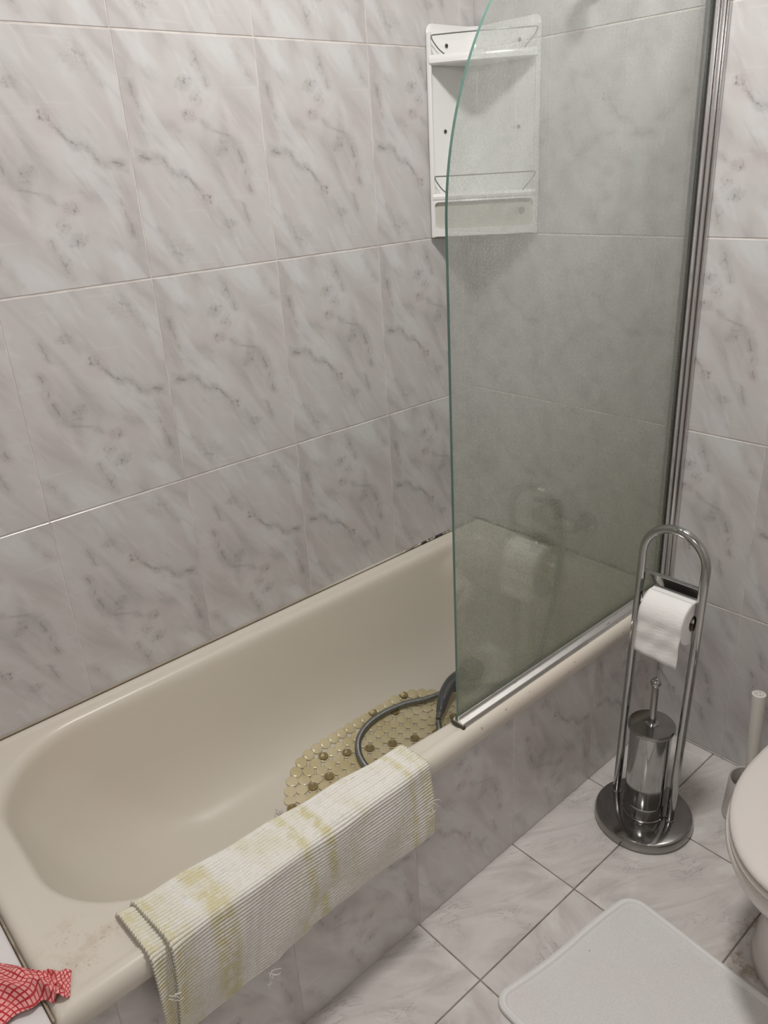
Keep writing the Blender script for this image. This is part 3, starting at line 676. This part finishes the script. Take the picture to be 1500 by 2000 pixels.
def rug_sheet(nm, xa, xb, s0, hem, off, amp, seed):
    bm = bmesh.new(); uvl = bm.loops.layers.uv.new('UVMap'); rb = .0072; nU = 110
    nV = int((max(hem(0), hem(1), hem(.3), hem(.6)) - s0) / (rb / 6)); rnd = random.Random(seed); G = []
    ph = [rnd.uniform(0, 6) for _ in range(6)]
    for j in range(nV + 1):
        row = []
        for i in range(nU + 1):
            a = i / nU; sv = s0 + (hem(a) - s0) * 1.0 * j / nV
            x = xa + (xb - xa) * a
            if a < .03 or a > .97: x += (.0010 * math.cos(2 * PI * sv / rb) * (1 if a < .5 else .6)) + .002 * math.sin(sv * 17 + seed)
            x += -0.012 * max(0, sv) / .2 * (1 - a) * (1 if seed == 1 else .3) + .004 * math.sin(sv * 9 + ph[0])
            y, z = drape_s(x, sv, off); y2, z2 = drape_s(x, sv + .001, off)
            nrm = Vector((0, -(z2 - z), (y2 - y))).normalized()
            if nrm.y > 0 and sv > 0: nrm = -nrm
            if sv <= 0 and nrm.z < 0: nrm = -nrm
            h = .0014 * math.sin(2 * PI * sv / rb) + amp * (.0022 * math.sin(a * 9 + ph[1]) * math.sin(sv * 14 + ph[2]) + .0015 * math.sin(a * 21 + sv * 30 + ph[3]))
            edge = max(0, 1 - a / .05) ; h += edge * edge * .004
            p = Vector((x, y, z)) + nrm * h
            if sv > .04: p.y -= .006 * max(0, math.sin(a * 5.2 + ph[4])) * min(1, (sv - .04) / .12)
            row.append((bm.verts.new(p), a * abs(xb - xa), sv))
        G.append(row)
    for A, B in zip(G, G[1:]):
        for i in range(nU):
            q = (A[i], A[i + 1], B[i + 1], B[i]); f = bm.faces.new([t[0] for t in q])
            for l, t in zip(f.loops, q): l[uvl].uv = (t[1], t[2])
    o = part(nm, bm, RUG, rug, 'all')
    m = o.modifiers.new('thick', 'SOLIDIFY'); m.thickness = .0042; m.offset = 0
    return G
hem1 = lambda a: .185 + .022 * math.sin(a * 3.0) * (1 - a) + .006 * math.sin(a * 7)
hem1 = lambda a: .205 - .03 * a + .004 * math.sin(a * 8)
rug_sheet('upper_layer', -1.562, -0.981, -.175, hem1, .0075, 1.0, 1)
rug_sheet('under_layer', -1.589, -1.000, -.150, lambda a: .195 - .035 * a, .0022, .0, 2)
random.seed(5); THR = plain('thread_white', (0.78, 0.76, 0.70), .9)
for x, z, n in ((-.985, .40, 4), (-1.40, .285, 6), (-1.575, .40, 3), (-1.578, .30, 5)):
    for k in range(n):
        bm = bmesh.new()
        p = Vector((x + random.uniform(-.008, .008), -.0535 + random.uniform(-.003, 0), z + random.uniform(-.008, .008)))
        q = p + Vector((random.uniform(-.01, .014), -.006, random.uniform(-.016, .004))); r = q + Vector((random.uniform(-.012, .012), .002, random.uniform(-.014, .002)))
        add_tube(bm, spline([p, q, r], 8), .0006, 5)
        part('loose_thread', bm, THR, rug)

# ------------------------------------------------------------------ red checked cloth on the ledge
def checkmat():
    M = NT('red_check_cloth', 0.9, 0.15); uv = M.n('ShaderNodeUVMap').outputs[0]; u, v, _ = M.sep(uv)
    def ln(c, p, wd): return M.mapr(M.math('ABSOLUTE', M.math('SUBTRACT', M.math('FRACT', M.math('DIVIDE', c, p)), .5)), wd, wd + .06, 1, 0)
    g = M.math('MAXIMUM', ln(u, .0080, .11), ln(v, .0080, .11))
    n = M.noise(uv, 60, 3)
    col = M.mix(g, (0.86, 0.42, 0.40, 1), (0.50, 0.035, 0.05, 1)); col = M.mix(M.math('MULTIPLY', M.mapr(n, .4, .7), .3), col, (0.70, 0.20, 0.20, 1))
    M.base(col); M.bump(M.noise(uv, 900, 2), .4, .0006); return M.m
bm = bmesh.new(); uvl = bm.loops.layers.uv.new('UVMap'); NU, NV = 70, 54; G = []
TE = spline([(-1.6875, .029, 0), (-1.712, .036, 0), (-1.733, .060, 0), (-1.767, .118, 0), (-1.81, .150, 0), (-1.87, .165, 0)], NU)
BE = spline([(-1.707, -.013, 0), (-1.722, -.006, 0), (-1.740, .010, 0), (-1.778, .014, 0), (-1.83, .02, 0), (-1.89, .045, 0)], NU)
for j in range(NV + 1):
    row = []
    for i in range(NU + 1):
        a, b = i / NU * .23, j / NV * .10
        p = TE[i].lerp(BE[i], j / NV)
        k = min(1, a / .035)
        p.x += .003 * math.sin(b * 90 + 1) * k; p.y += .003 * math.sin(a * 130 + b * 30) * k
        h = .0015 + .0022 * (1 + math.sin(b * 60 + a * 40)) * (.25 + k) + .004 * (1 + math.sin(b * 150 + a * 36)) * k * .7 + .004 * (1 + math.sin(b * 85 - a * 70 + 1)) * k * .7 + .0018 * (1 + math.sin(a * 160 + b * 90)) * k
        h += .016 * math.exp(-((a - .10) / .045) ** 2) * math.exp(-((b - .05) / .035) ** 2)
        if j > NV - 9 and a > .05: h *= (NV - j) / 9 * .8 + .2
        wd_ = (BE[i] - TE[i]).length
        row.append((bm.verts.new((p.x, p.y, .4865 + h)), a * .9, (j / NV - .5) * wd_ * 1.2))
    G.append(row)
for A, B in zip(G, G[1:]):
    for i in range(NU):
        q = (A[i], A[i + 1], B[i + 1], B[i]); f = bm.faces.new([t[0] for t in q])
        for l, t in zip(f.loops, q): l[uvl].uv = (t[1] * .8 + t[2] * .6, t[2] * .8 - t[1] * .6)
o = link('checked_cloth', bm, checkmat(), None, 'all'); m = o.modifiers.new('thick', 'SOLIDIFY'); m.thickness = .0014; m.offset = 0
o['label'] = 'crumpled red and pink checked cloth on the near bathtub corner'; o['category'] = 'cloth'

# ------------------------------------------------------------------ toilet roll stand
SX, SY = -0.347, -0.180
std = thing('toilet_roll_stand', 'tall chrome arched toilet roll stand on a round base', 'toilet roll holder', (SX, SY, 0))
bm = bmesh.new(); add_lathe(bm, [(0, .001), (.116, .001), (.1215, .004), (.1230, .010), (.1225, .021), (.119, .0272), (.112, .0298), (.05, .030), (0, .030)], (SX - .004, SY - .003, 0), (0, 0, 1), 72); part('base', bm, DCH, std)
bL, bR = Vector((-.340, -.0950, .0285)), Vector((-.335, -.2480, .0285)); tL, tR = Vector((-.338, -.1135, .755)), Vector((-.338, -.2650, .755))
mid = (tL + tR) / 2; hv = (tL - tR) / 2; up = Vector((0, 0, 1)) * .0755
path = [bL.lerp(tL, k / 12) for k in range(13)] + [mid + hv * math.cos(a) + up * math.sin(a) for a in [i / 24 * PI for i in range(1, 24)]] + [tR.lerp(bR, k / 12) for k in range(13)]
bm = bmesh.new(); add_tube(bm, path, .0102, 24)
for b in (bL, bR): add_lathe(bm, [(.0102, .006), (.0125, .004), (.013, .001), (.0102, .001)], b, (0, 0, 1), 24)
part('arched_tube', bm, CHR, std)
yl, yr = -.1105, -.2625
bm = bmesh.new(); add_tube(bm, [(-.338, yl - .004, .627), (-.338, yr + .004, .622)], .0058, 16); part('roll_bar', bm, plain('white_bar', (.72, .71, .69), .3), std, label='white roll bar')
bm = bmesh.new(); add_tube(bm, [(-.338, yl - .006, .708), (-.338, yr + .008, .708)], .0042, 14); part('hinge_bar', bm, CHR, std)
bm = bmesh.new(); G = []
for i in range(13):
    t = i / 12; dz = -.058 * t; dx = .004 + .022 * math.sin(t * 1.4) + .022 * t
    G.append([bm.verts.new((-.338 + dx, y, (.708 + dz))) for y in [yl - .014 + (yr + .014 - yl + .014) * k / 4 for k in range(5)]])
for A, B in zip(G, G[1:]):
    for k in range(4): bm.faces.new((A[k], A[k + 1], B[k + 1], B[k]))
o = part('cover_flap', bm, DCH, std, label='curved metal cover flap'); m = o.modifiers.new('thick', 'SOLIDIFY'); m.thickness = .0014
# roll
RC = Vector((-.340, 0, .620)); RR = .054; ya, yb = -.1440, -.2515
rol = thing('toilet_roll', 'white toilet roll hanging on the chrome stand with its end loose', 'toilet paper', (-.340, (ya + yb) / 2, .620))
PAP = NT('toilet_paper', 0.95, 0.1); p = PAP.coord()
PAP.base((0.86, 0.85, 0.835)); PAP.bump(PAP.math('ADD', PAP.noise(PAP.mapping(p, scale=(1, .35, 1.8)), 150, 4), PAP.math('MULTIPLY', PAP.noise(p, 700, 2), .15)), .40, .0022); PAP = PAP.m
bm = bmesh.new()
add_lathe(bm, [(.0205, 0), (RR - .002, 0), (RR, .002), (RR, ya - yb - .002), (RR - .002, ya - yb), (.0205, ya - yb), (.0205, 0)], (RC.x, yb, RC.z), (0, 1, 0), 64); part('paper_roll', bm, PAP, rol)
bm = bmesh.new(); add_lathe(bm, [(.0195, -.0005), (.0203, -.0005), (.0203, ya - yb + .0005), (.0195, ya - yb + .0005), (.0195, -.0005)], (RC.x, yb, RC.z), (0, 1, 0), 40); part('cardboard_core', bm, plain('cardboard', (0.36, 0.29, 0.22), .9), rol, label='brown cardboard core')
bm = bmesh.new(); G = []; rnd = random.Random(2)
sect = [(RC.x + (RR + .0012) * math.cos(a), RC.z + (RR + .0012) * math.sin(a)) for a in [math.radians(100 + 78 * i / 12) for i in range(13)]]
sect += [(RC.x - RR - .0012 - .004 * (k / 12) ** 1.4 + .0012 * math.sin(k), RC.z + .0 - .090 * k / 12 ) for k in range(1, 13)]
for i, (x, z) in enumerate(sect):
    G.append([bm.verts.new((x - (.0012 * math.sin(k * .9 + i * .7) if i > 12 else 0), ya - .0005 + (yb - ya + .001) * k / 16, z + (-.006 * (k / 16) * max(0, i - 14) / 10))) for k in range(17)])
for A, B in zip(G, G[1:]):
    for k in range(16): bm.faces.new((A[k], A[k + 1], B[k + 1], B[k]))
o = part('loose_sheet', bm, PAP, rol, 'all'); m = o.modifiers.new('thick', 'SOLIDIFY'); m.thickness = .0004

# canister with brush
CC = (-.349, -.1815, .0302)
can = thing('brush_canister', 'chrome cylinder holding a ball-handled toilet brush on the stand base', 'toilet brush', CC)
bm = bmesh.new(); add_lathe(bm, [(0, .0005), (.049, .0005), (.0505, .002), (.0505, .040), (.0502, .041), (.0505, .042), (.0505, .2625), (.046, .2625), (.046, .01), (0, .01)], CC, (0, 0, 1), 64); part('cylinder', bm, CHR, can)
bm = bmesh.new(); add_lathe(bm, [(.0525, .0), (.0535, .002), (.0535, .003), (.0510, .0045), (.0510, .0)], CC, (0, 0, 1), 64); part('foot_ring', bm, DCH, can)
bm = bmesh.new(); add_lathe(bm, [(0, .2630), (.0555, .2630), (.0565, .2645), (.0565, .2725), (.0550, .275), (.02, .2775), (0, .2775)], CC, (0, 0, 1), 64); part('lid', bm, DCH, can)
bm = bmesh.new(); add_lathe(bm, [(.0165, .2770), (.0165, .279), (.009, .2805), (.0085, .2825), (.0085, .3825), (.0065, .3865), (0, .3865)], CC, (0, 0, 1), 32); chan = part('handle', bm, CHR, can)
bm = bmesh.new(); add_lathe(bm, [(.0132 * math.sin(PI * i / 20) if 0 < i < 20 else 0, .3970 - .0132 * math.cos(PI * i / 20)) for i in range(21)], CC, (0, 0, 1), 32); part('ball_knob', bm, CHR, chan, owner=can)

# ------------------------------------------------------------------ toilet
POR = NT('white_porcelain', 0.12); POR.base(POR.mix(POR.noise(POR.coord(), 4, 3), (0.73, 0.69, 0.645, 1), (0.69, 0.65, 0.605, 1))); POR = POR.m
LIDM = plain('toilet_lid_plastic', (0.71, 0.665, 0.63), 0.22, var=.02, scale=5)
WY = -0.652
toi = thing('toilet', 'off-white porcelain toilet with closed lid, cut off by the right edge', 'toilet', (-.40, WY, 0))
def egg(xf, b, xb, cx=-.44, n=72, pw=1.0):
    out = []
    for k in range(n):
        a = 2 * PI * k / n; c, s = math.cos(a), math.sin(a)
        x = cx - (cx - xf) * c if c > 0 else cx - (xb - cx) * (-(abs(c) ** .6)) * 1.0
        out.append((x, WY + b * (s if c > 0 else math.copysign(abs(s) ** .7, s))))
    return out
def loft_eggs(bm, spec, cap0=True, cap1=True): add_loft(bm, [[(x, y, z) for x, y in egg(*e)] for *e, z in [(a, b, c, z) for a, b, c, z in spec]], cap0, cap1)
bm = bmesh.new()
loft_eggs(bm, [(-.591, .117, -.05, .001), (-.597, .122, -.05, .008), (-.597, .120, -.05, .03), (-.596, .111, -.05, .08), (-.600, .106, -.05, .14), (-.614, .110, -.06, .19), (-.640, .130, -.08, .235),
               (-.680, .162, -.12, .285), (-.712, .188, -.16, .33), (-.726, .1985, -.19, .362), (-.729, .2005, -.20, .375), (-.727, .199, -.20, .383), (-.718, .19, -.21, .387)])
part('bowl', bm, POR, toi, 'all')
bm = bmesh.new(); loft_eggs(bm, [(-.722, .186, -.25, .390), (-.731, .192, -.24, .3915), (-.734, .194, -.24, .397), (-.731, .192, -.24, .4035), (-.722, .186, -.25, .405)]); part('seat', bm, LIDM, toi)
bm = bmesh.new(); loft_eggs(bm, [(-.722, .186, -.25, .4085), (-.7325, .193, -.24, .410), (-.735, .1945, -.24, .415), (-.732, .192, -.24, .421), (-.720, .183, -.25, .4245), (-.68, .155, -.27, .427), (-.55, .06, -.38, .428)]); part('lid', bm, LIDM, toi, 'all')
for y in (WY - .075, WY + .075):
    bm = bmesh.new(); add_tube(bm, [(-.235, y - .02, .405), (-.235, y + .02, .405)], .012, 16); add_tube(bm, [(-.235, y, .386), (-.235, y, .402)], .009, 12)
    part('hinge', bm, LIDM, toi)
# white toilet brush in its holder behind the toilet
WB = plain('white_brush_plastic', (0.70, 0.68, 0.63), 0.35); GB = plain('grey_holder_plastic', (0.62, 0.58, 0.555), 0.35)
BC = Vector((-.160, -.362, 0.0))
bh = thing('brush_holder', 'plain grey round brush holder on the floor behind the toilet bowl', 'brush holder', BC)
bm = bmesh.new(); add_lathe(bm, [(0, .0), (.052, .0), (.056, .004), (.053, .06), (.050, .118), (.0485, .121), (.046, .118), (.046, .01), (0, .01)], BC + Vector((0, 0, .0005)), (0, 0, 1), 48); part('cup', bm, GB, bh)
tb = thing('toilet_brush', 'white plastic toilet brush with thick handle standing behind the toilet', 'toilet brush', BC + Vector((0, 0, .0115)))
top = Vector((-.150, -.3455, .372)); bot = Vector((-.160, -.362, .10)); ax = (top - bot)
bm = bmesh.new(); Lh = ax.length; add_lathe(bm, [(0, 0), (.010, 0), (.012, .02), (.0145, .08), (.0165, Lh - .006), (.0165, Lh - .001), (.0155, Lh), (0, Lh)], bot, ax, 32); bhan = part('handle', bm, WB, tb)
bm = bmesh.new(); add_lathe(bm, [(.0095, Lh + .0002), (.0095, Lh + .0006), (.0105, Lh + .0006), (.0105, Lh + .0002)], bot, ax, 24)
for k in range(3): add_lathe(bm, [(0, Lh + .0006), (.0022, Lh + .0004), (.0022, Lh + .0001)], bot + Vector((.005 * math.cos(k * 2.1), .005 * math.sin(k * 2.1), 0)), ax, 8)
part('end_mark', bm, plain('moulded_mark', (0.40, 0.38, 0.35), .5), bhan, owner=tb, label='small moulded marks on handle end')
bm = bmesh.new(); add_lathe(bm, [(0, .0), (.03, .0), (.036, .015), (.036, .07), (.028, .085), (.010, .09), (0, .09)], BC + Vector((0, 0, .0118)), (0, 0, 1), 24); part('bristles', bm, plain('bristle_white', (0.6, 0.58, 0.54), .9), tb)

# ------------------------------------------------------------------ white bath mat on the floor
def terry():
    M = NT('white_terry', 0.95, 0.1); p = M.coord()
    n = M.noise(p, 420, 2, .6); n1 = M.noise(p, 7, 3)
    col = M.mix(M.mapr(n1, .4, .65), (0.81, 0.805, 0.80, 1), (0.81, 0.775, 0.78, 1)); col = M.mix(M.mapr(n, .45, .7, 0, .30), col, (0.50, 0.50, 0.50, 1))
    sp = M.math('MULTIPLY', M.mapr(M.voro(p, 26), .025, .045, 1, 0), M.mapr(M.noise(p, 5, 1), .52, .58)); col = M.mix(M.math('MULTIPLY', sp, .85), col, (0.18, 0.16, 0.15, 1))
    M.base(col); M.bump(n, .7, .0025); return M.m
TER = terry(); TER2 = NT('white_hem', 0.9, .1); TER2.base((0.83, 0.825, 0.815)); TER2.bump(TER2.noise(TER2.coord(), 300, 2), .5, .002); TER2 = TER2.m
MA = Vector((-.583, -.290, 0)); ex = Vector((-.9915, .130, 0)).normalized(); ey_ = Vector((-.055, -.9985, 0)).normalized(); ML, MWd = .435, .66
bmat = thing('floor_bath_mat', 'white terry bath mat with hemmed border on the floor by the toilet', 'bath mat', (-.8, -.6, 0))
def mp2(u, v, z):
    p = MA + ex * u + ey_ * v; return (p.x + .003 * math.sin(v * 11 + 1), p.y + .0035 * math.sin(u * 17), z)
bm = bmesh.new(); R = []
def mring(i, z): return [mp2(u, v, z) for u, v in rrect(i, ML - i, i, MWd - i, max(.006, .042 - i), 10, 30)]
add_loft(bm, [mring(.013, .0014), mring(.013, .0075)] + [mring(i, .0075 + .0006 * math.sin(i * 90)) for i in (.03, .05, .08, .12, .16, .20)], cap0=True, cap1=True)
part('terry_field', bm, TER, bmat)
bm = bmesh.new(); c = mring(.0075, .0062); V = add_loft(bm, [mring(.015, .0022), mring(.010, .0008), mring(.004, .0012), mring(.0005, .005), mring(.002, .0105), mring(.008, .0138), mring(.014, .0125), mring(.018, .0070), mring(.015, .0022)])
part('hem', bm, TER2, bmat)

# ------------------------------------------------------------------ ceiling lamp of the room and the added fill lamp bar (out of frame)
EM = NT('lamp_diffuser', 0.4); EM.base((.9, .9, .88)); EM.b.inputs['Emission Color'].default_value = (1, .95, .88, 1); EM.b.inputs['Emission Strength'].default_value = 4.0; EM = EM.m
cl = thing('ceiling_lamp', 'round white ceiling lamp above the bathtub edge', 'lamp', (LX, LY, ZC))
bm = bmesh.new(); add_lathe(bm, [(0, 0), (.14, 0), (.145, -.01), (.14, -.03), (.128, -.03), (.128, -.012), (0, -.012)], (LX, LY, ZC), (0, 0, 1), 48); part('lamp_base', bm, WH, cl)
bm = bmesh.new(); add_lathe(bm, [(0, -.044), (.06, -.043), (.11, -.038), (.126, -.030), (.126, -.014), (0, -.014)], (LX, LY, ZC), (0, 0, 1), 48); part('diffuser', bm, EM, cl)
ml = thing('fill_lamp_bar', 'added slim lamp bar on the near wall, out of view', 'lamp', (XN + .03, -.75, 2.04))
bm = bmesh.new(); add_box(bm, (XN + .001, -1.0, 2.02), (XN + .03, -.5, 2.07), .006); part('lamp_body', bm, WPL, ml)
